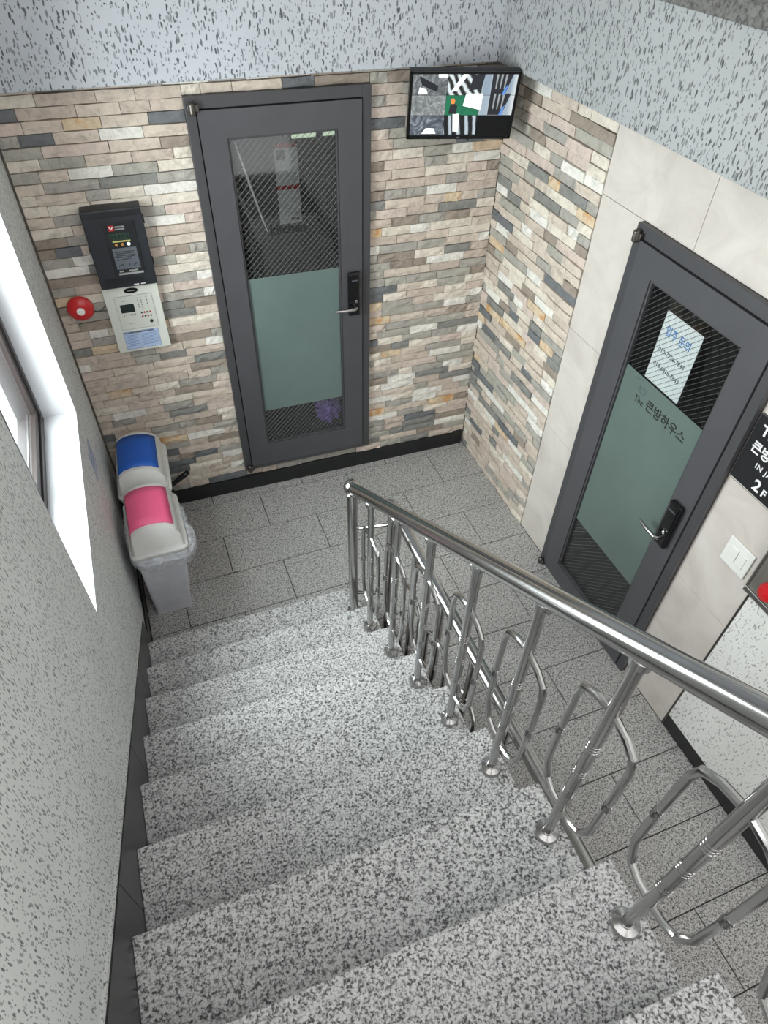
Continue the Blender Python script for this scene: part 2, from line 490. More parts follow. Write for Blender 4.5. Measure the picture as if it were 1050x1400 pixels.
stones(wall_back, back_rows, zrows, .012, 11)


bb = tag(box(-2.46, -.02, -.016, .012, 0, .117).obj('baseboard_back', M['black'], bevel=.002),
         'glossy black skirting under the stone back wall', 'skirting', kind='structure')
bb.rotation_euler.z = -D

# ------------------------------------------------------------------ right wall (local frame rotated -90: local x = towards camera, -y = into the stair hall)
RZ = -math.pi/2
wr = G()
e0, e1 = 1.242, 2.132                   # door opening along the wall
wr.box(-.2, e0, .012, .18, -.1, 2.95); wr.box(e1, 6.0, .012, .18, -.1, 2.95); wr.box(e0, e1, .012, .18, 2.17, 2.95)
wall_right = tag(wr.obj('wall_right', M['tilejoint']), 'right wall of split stone, cream tiles and chip plaster', 'wall', kind='structure')
wall_right.rotation_euler.z = RZ
zr2 = [(.0+i*HROW, (i+1)*HROW) for i in range(50)]
stones(wall_right, lambda a, b: [(.0, .93, a, b)], zr2, .012, 23)
def wtile(a, b, z0, z1):
    g = .0011
    box(a+g, b-g, .0, .012, z0+g, z1-g).obj('wall_tile', M['tile'], wall_right, bevel=.0008, seg=1)
for z0, z1 in ((0, .22), (.22, .87), (.87, 1.5), (1.5, 2.17)):
    wtile(.932, e0, z0, z1); wtile(e1, 2.468, z0, z1)
for a, b in ((.932, 1.55), (1.55, 2.17), (2.17, 2.468)): wtile(a, b, 2.17, 2.51)
G().box(2.478, 6.0, -.004, .012, .105, 2.95).obj('plaster_panel', M['wallr'], wall_right)
G().box(2.466, 2.478, -.002, .012, 0, 2.5).obj('edge_strip', M['brass'], wall_right)
bbr = G()
tag(bbr.box(2.48, 6.0, -.002, .012, 0, .104).obj('baseboard_right', M['black'], bevel=.0015), 'black skirting below the chip plaster right wall', 'skirting', kind='structure').rotation_euler.z = RZ

# ------------------------------------------------------------------ bulkhead walls above
o = tag(box(-2.75, .0, -.068, .012, 2.5, 5.2).obj('wall_upper_back', M['beam'], bevel=.004), 'pale chip plaster bulkhead above the stone back wall', 'wall', kind='structure')
o.rotation_euler.z = -D
o = tag(box(.0, 6.0, -.122, .012, 2.5, 2.9).obj('wall_upper_right', M['beamr'], bevel=.003), 'chip plaster beam above the right wall, shade painted into its grey', 'wall', kind='structure')
o.rotation_euler.z = RZ
g = G(); x = 0.0
o = thing('trim_1', 'dark granite ledge on top of the right beam', 'ledge', (0, 0, 2.9), RZ, kind='structure')
for a in (0, 1.2, 2.4, 3.6, 4.8):
    box(a+.0015, a+1.1985, -.132, .1, 0, .062).obj('ledge_stone', M['granitetrim'], o, bevel=.003)
o = tag(box(0, 6.0, -.05, .1, 2.962, 5.2).obj('wall_above_ledge', M['wallr']), 'plaster wall rising above the granite ledge', 'wall', kind='structure')
o.rotation_euler.z = RZ

tag(box(XL-.3, .2, -2.7, .2, 5.2, 5.35).obj('shade_slab', M['concrete']), 'unseen slab added high above the landing to shade the bulkhead', 'shade_slab', kind='structure')  # added slab out of view, cuts sky light on the bulkhead
# ------------------------------------------------------------------ left wall with window opening
WY0, WY1, WZ0, WZ1 = -1.80, -.54, 1.29, 2.78
xo = XL-.30
wl = G()
UY0, UY1, UZ0, UZ1 = -4.75, -3.45, 3.55, 4.85  # extra unseen opening, cut to let the upper fill light in
wl.box(xo, XL, WY1, .2, -.1, 5.2); wl.box(xo, XL, UY1, WY0, -.1, 5.2); wl.box(xo, XL, -6.0, UY0, -.1, 5.2)
wl.box(xo, XL, UY0, UY1, -.1, UZ0); wl.box(xo, XL, UY0, UY1, UZ1, 5.2)
wl.box(xo, XL, WY0, WY1, -.1, WZ0); wl.box(xo, XL, WY0, WY1, WZ1, 5.2)
wall_left = tag(wl.obj('wall_left', M['wall']), 'left wall of pale chip plaster with a deep window', 'wall', kind='structure')
# painted reveal boards lining the opening
t = .004
G().box(XL-.15, XL+.001, WY1-t, WY1, WZ0, WZ1).obj('reveal_lining', M['reveal'], wall_left)
G().box(XL-.15, XL+.001, WY0, WY0+t, WZ0, WZ1).obj('reveal_lining', M['reveal'], wall_left)
G().box(XL-.15, XL+.001, WY0+t, WY1-t, WZ0, WZ0+t).obj('window_sill', M['reveal'], wall_left)

win = thing('window_1', 'dark framed sliding window in the left wall', 'window', (XL-.19, WY1, WZ0+t), -math.pi/2, kind='structure')
# local x runs from far jamb towards camera, -y = ... outside is +y? rotation -90: local y -> +x (inside)
wlen = WY1-WY0; wh = WZ1-WZ0-2*t
g = G(); g.box(0, wlen, -.06, .045, 0, .045); g.box(0, wlen, -.06, .045, wh-.045, wh); g.box(0, .045, -.06, .045, .045, wh-.045); g.box(wlen-.045, wlen, -.06, .045, .045, wh-.045)
g.obj('window_frame', M['winframe'], win, bevel=.003)
g = G(); g.box(.045, wlen-.045, .012, .018, .045, .062); g.box(.045, wlen-.045, -.012, -.006, .045, .062)
g.obj('track', M['steelb'], win)
for a, b, yy in ((.05, wlen/2+.02, .022), (wlen/2-.02, wlen-.05, -.012)):
    s_ = G(); s_.box(a, b, yy-.014, yy+.014, .05, .09); s_.box(a, b, yy-.014, yy+.014, wh-.09, wh-.05)
    s_.box(a, a+.04, yy-.014, yy+.014, .09, wh-.09); s_.box(b-.04, b, yy-.014, yy+.014, .09, wh-.09)
    so = s_.obj('sash', M['winframe'], win, bevel=.002)
    box(a+.04, b-.04, yy-.003, yy+.003, .09, wh-.09).obj('pane', M['winglass'], so)

# left skirting: along landing, then up the slope
bl = thing('baseboard_left', 'black skirting along the landing and up the stair on the left wall', 'skirting', (XL, 0, 0), 0, kind='structure')
box(0, .010, -1.06, .04, 0, .112).obj('skirting_board', M['black'], bl, bevel=.001)
def nose(y): return RH + (TY0-y)/TD*RH
ys = [-1.06, -1.62, -2.2, -2.78, -3.36, -3.94, -4.3]
for a, b in zip(ys[:-1], ys[1:]):
    za, zb = nose(a)+.122+.03*min(1, (-1.0-a)/1.2), nose(b)+.122+.03*min(1, (-1.0-b)/1.2)
    G().prism([(a-.001, za-.55), (b+.001, zb-.55), (b+.001, zb), (a-.001, za)], 0, 0, .010).obj('skirting_board', M['black'], bl, bevel=.0008)
    # plaster edge standing a little proud above the skirting
    G().prism([(a, za+.001), (b, zb+.001), (b, zb+.016), (a, za+.016)], 0, -.001, .006).obj('plaster_edge', M['wall'], bl)

# ------------------------------------------------------------------ staircase
st = thing('staircase', 'speckled granite staircase descending to the landing', 'staircase', (XL+.010, 0, 0), 0)
SK = -.015; W_ = XR-XL-.010
def sh(g):
    g.v = [(x, y+SK*x, z) for x, y, z in g.v]; return g
prof = []
for i in range(NT):
    y = TY0-i*TD-.018; z = (i+1)*RH-.03
    prof += [(y, z-RH+ (.03 if i == 0 else 0)), (y, z)]
yend = TY0-NT*TD
prof += [(yend, NT*RH-.03), (yend, NT*RH-.28), (TY0-.40, 0.0)]
sh(G().prism(prof, 0, 0, W_-.004)).obj('stair_core', M['concrete'], st)
for i in range(NT):
    y = TY0-i*TD; z = (i+1)*RH
    sh(box(0, W_, y-TD-.016, y, z-.03, z)).obj('tread', M['tread'], st, bevel=.0025)
    sh(box(0, W_, y-.018-.02, y-.012, z-RH+(0 if i == 0 else .0), z-.03)).obj('riser', M['tread'], st)

# ------------------------------------------------------------------ stair railing
RX = -1.345
rail = thing('stair_railing', 'stainless steel handrail with oval loop balusters along the stair', 'railing', (RX, -1.35, RH), 0)
OY, OZ = -1.35, RH
def loc(y, z, dx=0): return (dx, y-OY, z-OZ)
slope = RH/TD
def rail_z(y): return nose(y)+.842
def loop_path(cy, z0, dx=0, hw=.098, zb=.19, zl=.265, zh=.655, zt=.705, kx=0):
    base = [(0, zb), (.045, zb+.004), (.078, zb+.026), (hw, zl+.02), (hw+.002, (zl+zh)/2), (hw, zh-.03), (.088, zh+.012), (.055, zt-.014), (0, zt)]
    pts = base + [(-a, b) for a, b in base[-2:0:-1]]
    return [(dx, cy+a, z0+b) for a, b in pts]
def post_profile(h, r=.0155):
    p = [(r*.96, 0), (r*.96, .27)]
    for zc in (.30, .42, .55):
        for k in (-1, 0, 1):
            z = zc+k*.013
            p += [(r, z-.0042), (r*1.08, z-.0026), (r*1.08, z+.0026), (r, z+.0042)]
    p += [(r, .60), (r, h)]
    return p
base_ring = G().lathe([(.0, .0), (.035, .0), (.036, .008), (.032, .016), (.022, .019), (.0165, .021), (.0165, .026)], n=24).mesh('base_ring', M['steel'])
lp = G().tube(loop_path(0, 0), .0095, 10, closed=True).mesh('loop', M['steel'])
lbs = []
for sy in (-1, 1):
    lbs.append(G().lathe([(.0098, -.017), (.0118, -.0125), (.0100, -.007), (.0122, -.0005), (.0100, .006), (.0118, .0125), (.0098, .017)], (0, sy*.1, .445), n=12).mesh('loop_band', M['steel']))
bal_mesh = None
for i in range(1, NT-1):
    y = TY0-i*TD-.150; z = (i+1)*RH
    h = rail_z(y)-z-.012
    b = G().lathe(post_profile(h), n=16).obj('baluster', M['steel'], rail); b.location = loc(y, z)
    for nm, me in (('base_ring', base_ring), ('loop', lp), ('loop_band', lbs[0]), ('loop_band', lbs[1])): put(nm, me, b)
    cap = G().lathe([(.0155, -.035), (.024, -.03), (.026, -.006), (.02, .0)], (0, 0, h), n=16).obj('rail_collar', M['steel'], b)
nz = rail_z(-1.35)
nb = G().lathe([(.0, 0), (.036, 0), (.036, .012), (.0255, .016), (.0255, nz-OZ-.052), (.027, nz-OZ-.05), (.027, nz-OZ-.036), (.018, nz-OZ-.03)], n=24).obj('newel_post', M['steel'], rail)
ball = G().lathe([(.040*math.sin(math.pi*k/14)+1e-7, -.040*math.cos(math.pi*k/14)) for k in range(15)], (0, 0, nz-OZ+.006), n=24).obj('ball_cap', M['steel'], nb)
ye = TY0-(NT-1)*TD
G().tube([loc(-1.375, rail_z(-1.375)), loc(-2.2, rail_z(-2.2)), loc(-3.2, rail_z(-3.2)), loc(ye, rail_z(ye))], .0285, 24).obj('handrail', M['steel'], rail)
GX = -1.18
gdx = GX-RX
for zz, z2 in ((.875, .935), (.36, .385)):
    G().tube([(.018, -.01, zz-OZ), (gdx, -.09, z2-OZ)], .0095, 10).obj('link_bar', M['steel'], rail)

# ------------------------------------------------------------------ level guard railing of the corridor edge
gd = thing('guard_railing', 'level stainless guard railing behind the stair railing, lower and partly hidden', 'railing', (GX, -1.435, 0), 0)
GZ = 1.07
G().tube([(0, .0, GZ), (0, -1.2, GZ), (0, -2.4, GZ), (0, -3.3, GZ)], .0255, 20).obj('handrail', M['steel'], gd)
G().lathe([(.0255*math.sin(math.pi*k/10)+1e-7, -.0255*math.cos(math.pi*k/10)) for k in range(11)], (0, .0, GZ), n=16).obj('end_cap', M['steel'], gd)
glp = G().tube(loop_path(0, 0, zb=.12, zl=.2, zh=.70, zt=.76), .0095, 10, closed=True).mesh('guard_loop', M['steel'])
post_h = GZ-.02
gp = G().lathe([(.034, 0), (.034, .012), (.021, .018), (.021, post_h)], n=16).mesh('guard_post', M['steel'])
gb = G().lathe(post_profile(post_h, .0145), n=12).mesh('guard_baluster', M['steel'])
for k in range(11):
    yy = -.012 if k == 0 else -.012-.29*k
    o = put('post' if k == 0 else 'baluster', gp if k == 0 else gb, gd); o.location = (0, yy, 0)
    if k: put('loop', glp, o); put('base_ring', base_ring, o)

# ------------------------------------------------------------------ doors
def pivot(parent, x, z, flip=1):
    g = G(); g.lathe([(.012, -.026), (.016, -.02), (.016, .02), (.010, .026)], (x, -.048, z), n=12)
    g.box(x-.02, x+.03, -.052, -.036, z-.012*flip, z+.016*flip)
    g.obj('pivot_hinge', M['brass'], parent, bevel=.002)
def door(name, label, u0, z0, width, height, loc_, rz, gl, fz, glass, film, lockx, lockz, threshold):
    d = thing(name, label, 'door', loc_, rz, kind='structure')
    fw = .045
    f = G(); f.box(0, fw, -.030, .05, 0, height); f.box(width-fw, width, -.030, .05, 0, height); f.box(fw, width-fw, -.030, .05, height-.052, height)
    f.obj('door_frame', M['charcoal2'], d, bevel=.002)
    s_ = G(); s_.box(fw, fw+.012, -.012, .03, .012, height-.052); s_.box(width-fw-.012, width-fw, -.012, .03, .012, height-.052); s_.box(fw, width-fw, -.012, .03, height-.064, height-.052)
    s_.obj('frame_gap', M['gap'], d)
    if threshold:
        G().box(fw, width-fw, -.034, .05, 0, .010).obj('threshold', M['steel'], d, bevel=.002)
    else:
        G().box(fw, width-fw, -.034, .05, 0, .022).obj('threshold', M['charcoal2'], d, bevel=.002)
    a, b, c, e = fw+.005, width-fw-.005, (.014 if threshold else .026), height-.058
    g0, g1, g2, g3 = gl                 # glass opening x0 x1 z0 z1 (local)
    lf = G(); y0, y1 = -.036, .004
    lf.box(a, g0, y0, y1, c, e); lf.box(g1, b, y0, y1, c, e); lf.box(g0, g1, y0, y1, c, g2); lf.box(g0, g1, y0, y1, g3, e)
    leaf = lf.obj('door_leaf', M['charcoal'], d)
    bd = G(); w = .011
    for q in ((g0, g0+w, g2, g3), (g1-w, g1, g2, g3), (g0+w, g1-w, g2, g2+w), (g0+w, g1-w, g3-w, g3)):
        bd.box(q[0], q[1], -.030, -.006, q[2], q[3])
    bd.obj('glazing_bead', M['charcoal2'], leaf, bevel=.003)
    box(g0+w, g1-w, -.016, -.011, g2+w, g3-w).obj('glass_pane', glass, leaf)
    box(g0+w+.002, g1-w-.002, -.0182, -.0165, fz[0], fz[1]).obj('frosted_film', film, leaf, label='greenish frosted privacy film')
    # digital lock with lever
    lk = box(lockx-.037, lockx+.037, -.036-.028, -.036, lockz-.135, lockz+.135).obj('digital_lock', M['blackg'], leaf, bevel=.012, seg=3, label='black digital door lock')
    lv = G(); zz = lockz-.075
    lv.tube([(lockx, -.062, zz), (lockx, -.085, zz), (lockx-.010, -.095, zz), (lockx-.06, -.097, zz+.001), (lockx-.128, -.093, zz+.003)], [.011, .011, .0115, .0105, .008], 12)
    lv.obj('lever_handle', M['steel'], lk, label='chrome lever handle')
    k = G(); k.lathe([(.010, 0), (.010, .006), (.007, .008)], (lockx+.006, -.064, zz+.035), 'y', 12); k.obj('keyhole', M['steel'], lk)
    box(lockx-.018, lockx+.018, -.066, -.063, lockz+.085, lockz+.093).obj('lock_mark', M['inkgrey'], lk)
    pivot(d, .03, height-.045); pivot(d, .03, .02, -1)
    return d, leaf
kx, ky = ub(DU0)
door1, leaf1 = door('door_1', 'charcoal kitchen door with wired glass in the stone back wall', DU0, DZ0, DU1-DU0, DZ1-DZ0, (kx, ky, DZ0), -D,
      (.172, .716, .195, 2.066), (.455, 1.35), M['wired'], M['film'], .785, 1.19, False)
text('lettering', 'kitchen', .072, M['inkblack'], leaf1, .334, -.0185, 1.578, sx=.92, bold=.0006)
door2, leaf2 = door('door_2', 'charcoal door with taped paper notice in the cream tiled right wall', 0, 0, e1-e0, 2.17, (0, -e0, 0), RZ,
      (.172, .722, .14, 1.995), (.555, 1.59), M['wired2'], M['film2'], .775, 1.105, True)
text('lettering', 'The', .048, M['inkblack'], leaf2, .292, -.0185, 1.462, sx=.85)
text('lettering', '큰방하우스', .062, M['inkblack'], leaf2, .372, -.0185, 1.468, sx=.95, bold=.0008)
strokes('house_logo', [[(.255, 1.565), (.318, 1.578)], [(.29, 1.525), (.308, 1.548), (.308, 1.514)], [(.315, 1.514), (.315, 1.545), (.347, 1.545), (.347, 1.514), (.315, 1.514)], [(.331, 1.545), (.331, 1.53)]], .0011, M['inkgrey'], leaf2, -.0183)

# rooms behind the doors
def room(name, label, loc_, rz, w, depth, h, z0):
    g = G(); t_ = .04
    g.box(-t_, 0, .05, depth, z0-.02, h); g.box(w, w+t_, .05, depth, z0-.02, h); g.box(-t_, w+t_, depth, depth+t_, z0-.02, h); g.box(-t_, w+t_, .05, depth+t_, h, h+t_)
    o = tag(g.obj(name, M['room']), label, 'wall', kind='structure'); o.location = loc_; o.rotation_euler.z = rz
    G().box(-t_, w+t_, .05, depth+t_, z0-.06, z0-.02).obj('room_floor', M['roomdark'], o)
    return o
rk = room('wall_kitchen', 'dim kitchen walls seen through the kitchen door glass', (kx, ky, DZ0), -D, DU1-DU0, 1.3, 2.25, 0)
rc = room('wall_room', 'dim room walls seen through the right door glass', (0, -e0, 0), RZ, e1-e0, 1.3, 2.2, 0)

# things in the kitchen seen through the glass, plus reflections built as objects
def kitchen(name, label, cat, x, y, z): 
    px, py = kx + x*math.cos(D) + y*math.sin(D), ky - x*math.sin(D) + y*math.cos(D)
    return thing(name, label, cat, (px, py, DZ0+z), -D)
pn = kitchen('notice_board', 'grey board panel standing inside the kitchen behind the papers', 'panel', .33, .66, 0)
box(0, .545, .005, .03, 0, 2.2).obj('panel', M['room'], pn)
for lab, x0, z0, z1 in (('upper white paper with a dark square print, inside the kitchen', .525, 1.575, 1.785), ('lower white paper with a red heading band, inside the kitchen', .525, 1.345, 1.552)):
    pp = kitchen('paper_sheet', lab, 'paper', x0, .655, z0); hgt = z1-z0
    box(0, .14, -.002, 0, 0, hgt).obj('sheet', M['paper'], pp)
    box(0, .14, -.004, -.002, hgt-.001, hgt+.022).obj('heading_band', M['red'], pp)
    if z0 > 1.5: box(.012, .062, -.004, -.002, hgt-.065, hgt-.012).obj('dark_print', M['inkblack'], pp)
    else: box(.075, .125, -.004, -.002, .022, .036).obj('dark_print', M['inkblack'], pp)
tl = kitchen('reflection_strip', 'glowing pale green strip standing in for a window reflection in the kitchen glass', 'reflection', .545, .38, 1.905)  # window reflection on the glass, built as a glowing tube
box(0, .32, 0, .05, .04, .06).obj('strip_body', M['room'], tl)
G().tube([(.02, .025, .02), (.30, .025, .02)], .02, 10).obj('tube', emissive('reflection_glow', (205, 225, 195), .6), tl)
for xx in (.01, .185): box(xx-.018, xx+.018, .0, .05, -.005, .042).obj('strip_end', M['roomdark'], tl)
cb = kitchen('reflection_streak', 'thin white cord standing in for a reflection, slanted behind the kitchen door glass', 'streak', .2, .12, 1.2)  # pale reflection on the door glass, built as a solid white strand
G().tube([(.026, 0, .80), (.040, 0, .74), (.074, 0, .60), (.118, 0, .43), (.145, 0, .34)], [.004, .006, .007, .005, .002], 8).obj('streak', M['whitep'], cb)
# purple bag on the floor behind the kitchen door
pb = kitchen('plastic_bag', 'crumpled purple plastic bag behind the kitchen door glass', 'bag', .655, .19, -.02)
bm = bmesh.new(); bmesh.ops.create_icosphere(bm, subdivisions=4, radius=.115)
for v in bm.verts:
    n_ = v.co.normalized()
    k_ = .86+.16*math.sin(9*n_.x+3*n_.z)*math.sin(8*n_.y+5*n_.z)+.10*math.sin(19*n_.x-13*n_.z+7*n_.y)
    v.co = Vector((n_.x*.095*k_, n_.y*.085*k_, n_.z*.15*k_+.26)) if n_.z > -2 else v.co
me = bpy.data.meshes.new('crumpled_bag'); bm.to_mesh(me); bm.free(); me.materials.append(M['purple'])
put('crumpled_bag', me, pb)
G().box(-.1, .1, -.08, .1, 0, .135).obj('carton', M['roomdark'], pb)

# paper notice taped behind the glass of door 2
nt_ = thing('paper_notice', 'white handwritten paper notice taped inside the right door glass', 'paper', (0, -e0, 1.595), RZ)
box(.30, .525, -.0105, -.0095, 0, .325).obj('sheet', M['paper'], nt_)
text('handwriting', '입주 문의', .050, M['inkblue'], nt_, .326, -.0110, .232, sx=.80, bold=.0004, rot=-.03)
text('handwriting', '010-7756-7843', .030, M['inkgrey'], nt_, .322, -.0110, .148, sx=.92, rot=-.01)
text('handwriting', '010-6418-7843', .030, M['inkgrey'], nt_, .322, -.0110, .078, sx=.92, rot=-.01)

# ------------------------------------------------------------------ things on the right wall
sg = thing('sign_plate', 'black sign plate with white lettering beside the right door', 'sign', (0, -2.138, 1.515), RZ)
box(.004, .30, -.010, 0, 0, .305).obj('plate', M['signblk'], sg, bevel=.001)
text('lettering', 'The', .062, M['inkwhite'], sg, .036, -.0108, .232, bold=.0012)
text('lettering', '큰방하우스', .056, M['inkwhite'], sg, .030, -.0108, .155, sx=.92, bold=.0014)
text('lettering', 'IN JA', .032, M['inkwhite'], sg, .082, -.0108, .103, bold=.0002, spacing=1.15)
text('lettering', '2', .070, M['inkwhite'], sg, .112, -.0108, .022, bold=.0014)
text('lettering', 'F', .046, M['inkwhite'], sg, .158, -.0108, .022, bold=.0012)

sw = thing('light_switch', 'white double rocker light switch below the black sign', 'switch', (0, -2.28, 1.155), RZ)
box(0, .135, -.009, 0, 0, .138).obj('plate', M['whitep'], sw, bevel=.003)
for a in (.026, .069): box(a, a+.041, -.0125, -.008, .036, .102).obj('rocker', M['whitep'], sw, bevel=.0015)
box(.0672, .0688, -.0105, -.008, .036, .102).obj('slot', M['inkgrey'], sw)

fc = thing('fire_cabinet', 'grey steel framed fire cabinet with a red lamp at the right edge', 'cabinet', (0, -2.452, 1.165), RZ)
box(.0, .65, -.028, 0, 0, 1.0).obj('cabinet_body', M['cabgrey'], fc)
g = G(); g.box(0, .65, -.036, -.0, -.012, .014); g.box(0, .008, -.036, 0, .014, 1.0); g.box(.642, .65, -.036, 0, .014, 1.0); g.box(0, .65, -.036, 0, .99, 1.01)
g.obj('cabinet_frame', M['steelb'], fc, bevel=.002)
box(.035, .615, -.033, -.028, .05, .96).obj('cabinet_door', M['cabgrey'], fc, bevel=.002)
G().lathe([(.042, 0), (.042, .012), (.030, .03), (.0, .036)], (.096, -.033, .078), 'y', 28).obj('alarm_lamp', M['redgloss'], fc)

# ------------------------------------------------------------------ things on the back wall
def on_back(name, label, cat, u, z, d=0):
    x, y = ub(u, d); return thing(name, label, cat, (x, y, z), -D)
bx = on_back('control_box', 'black wall control box with status lights above the ivory panel', 'control box', -2.221, 1.621)
W, H = .276, .388
box(0, W, -.080, .01, 0, H).obj('housing', M['panelblk'], bx, bevel=.006)
box(.004, W-.004, -.0835, -.079, H-.035, H-.006).obj('top_lip', M['blackp'], bx, bevel=.002)
fp = box(.085, .232, -.0835, -.079, .072, .330).obj('face_plate', M['blackp'], bx, bevel=.002)
box(.108, .134, -.0850, -.0833, .290, .316).obj('logo', M['red'], fp)
strokes('logo_mark', [[(.113, .309), (.121, .298), (.129, .309)]], .002, M['inkwhite'], fp, -.0851)
for zz, a, b in ((.304, .138, .182), (.293, .138, .182)): box(a, b, -.0848, -.0833, zz, zz+.006).obj('print_line', M['line'], fp)
box(.103, .196, -.0848, -.0833, .246, .276).obj('status_window', M['green'], fp)
for k in range(5): box(.106+.018*k, .119+.018*k, -.0856, -.0846, .250, .270).obj('status_lamp', M['lcd'], fp)
box(.112, .196, -.0848, -.0833, .234, .241).obj('yellow_strip', M['yellow'], fp)
for k, mm in enumerate(('amber', 'amber', 'ledw')):
    G().lathe([(.0075, 0), (.0075, .002), (.0, .005)], (.126+.029*k, -.0846, .222), 'y', 12).obj('indicator_light', M[mm], fp)
box(.100, .214, -.0848, -.0833, .098, .205).obj('instruction_plate', M['greyp'], fp, bevel=.001)
strokes('instruction_print', [[(.112, .168), (.202, .168)], [(.112, .160), (.16, .158), (.202, .163)], [(.112, .146), (.18, .150)], [(.114, .115), (.130, .125), (.137, .112)], [(.165, .115), (.167, .128)], [(.185, .113), (.198, .125), (.203, .113)], [(.112, .186), (.2, .186)], [(.112, .178), (.2, .178)]], .0016, M['inkblack'], fp, -.0849)
box(.103, .222, -.090, -.0833, .072, .080).obj('tray_lip', M['line'], fp)
for a, b in ((.108, .128), (.155, .198)): box(a, b, -.0848, -.0833, .085, .092).obj('print_line', M['line'], fp)
for a, b, c, e in ((.03, .118, .018, .052), (.125, .215, .022, .052)): box(a, b, -.0815, -.079, c, e).obj('recess_panel', M['blackp'], bx)
for a, b in ((.16, .185), (.195, .218)): box(a, b, -.0822, -.079, .010, .014).obj('print_line', M['inkwhite'], bx)
for xx, zz in ((-.005, .185), (W, .30), (W, .09)): box(xx, xx+.006, -.06, -.02, zz, zz+.03).obj('side_latch', M['blackp'], bx, bevel=.002)

iv = on_back('alarm_panel', 'ivory fire alarm receiver panel below the black control box', 'alarm panel', -2.226, 1.238)
W, H = .276, .375
box(0, W, -.050, .01, 0, H).obj('housing', M['ivory'], iv, bevel=.003)
fpl = box(.046, .236, -.0525, -.049, .134, .324).obj('face_plate', M['ivory2'], iv, bevel=.001)
g = G()
for q in ((.046, .236, .3225, .324), (.046, .236, .134, .1355), (.046, .0475, .134, .324), (.2345, .236, .134, .324)): g.box(q[0], q[1], -.0532, -.0522, q[2], q[3])
g.obj('face_edge', M['line'], fpl)
G().lathe([(.035, 0), (.034, .003), (.0, .0035)], (.140, 0, 0), 'y', 24).obj('name_badge', M['blackg'], iv)
nbg = iv.children[-1]; nbg.scale = (1, 1, .42); nbg.location = (0, -.050, .350); 
box(.122, .158, -.0545, -.0532, .3485, .3515).obj('print_line', M['line'], nbg).matrix_parent_inverse = Matrix.Diagonal((1, 1, 1/.42, 1)) @ Matrix.Translation((0, .050, -.350))
box(.066, .136, -.0545, -.052, .232, .278).obj('display', M['lcd'], fpl, bevel=.001)
for k in range(6): box(.074+.0115*k, .077+.0115*k, -.0535, -.052, .212, .222).obj('button', M['inkgrey'], fpl)
for a, b, z in ((.082, .112, .296), (.09, .125, .166)): box(a, b, -.0530, -.052, z, z+.003).obj('print_line', M['line'], fpl)
for r in range(2):
    for k in range(4):
        G().lathe([(.0048, 0), (.0048, .002), (.003, .003)], (.166+.0145*k, -.0525, .222-.022*r), 'y', 10).obj('button', M['inkblack'] if (k+r) % 2 == 0 else M['red'], fpl)
for r in range(6):
    for k in range(2): G().lathe([(.0026, 0), (.0026, .0015)], (.160+.017*k, -.0525, .305-.0125*r), 'y', 8).obj('indicator', M['inkgrey'], fpl)
for r in range(4): G().lathe([(.003, 0), (.003, .0015)], (.206, -.0525, .307-.018*r), 'y', 8).obj('indicator', M['inkgrey'], fpl)
G().lathe([(.0085, 0), (.0085, .005), (.006, .006)], (.205, -.0525, .168), 'y', 14).obj('knob', M['lcd'], fpl)
lb_ = box(.044, .228, -.0512, -.049, .014, .120).obj('instruction_label', M['paperlbl'], iv)
strokes('label_print', [[(.05, .113), (.065, .113)], [(.072, .113), (.10, .113)], [(.108, .113), (.16, .113)], [(.17, .113), (.20, .113)]], .003, M['inkgrey'], lb_, -.0514)
strokes('label_print', [[(.055+.08*(k % 2), .098-.009*(k//2)), (.115+.1*(k % 2), .098-.009*(k//2))] for k in range(16)], .0008, M['inkblue'], lb_, -.0514)
g = G()
for q in ((.044, .228, .014, .0155), (.044, .228, .1185, .120), (.044, .0455, .014, .12), (.2265, .228, .014, .12)): g.box(q[0], q[1], -.0518, -.051, q[2], q[3])
g.obj('label_border', M['inkblue'], lb_)

bell = on_back('fire_bell', 'round red fire alarm bell on the stone wall', 'bell', -2.352, 1.518)
G().lathe([(.040, 0), (.040, .018), (.062, .020), (.066, .026), (.064, .040), (.052, .054), (.032, .062), (.0, .064)], (0, 0, 0), 'y', 32).obj('gong', M['redgloss'], bell)
G().lathe([(.020, 0), (.020, .004), (.016, .006), (.0, .0065)], (0, -.0625, 0), 'y', 20).obj('centre_label', M['whitep'], bell)
G().tube([(.04, -.012, -.02), (.075, -.020, -.035), (.10, -.020, -.03), (.124, -.018, -.005)], .0028, 8).obj('cable', M['inkgrey'], bell)

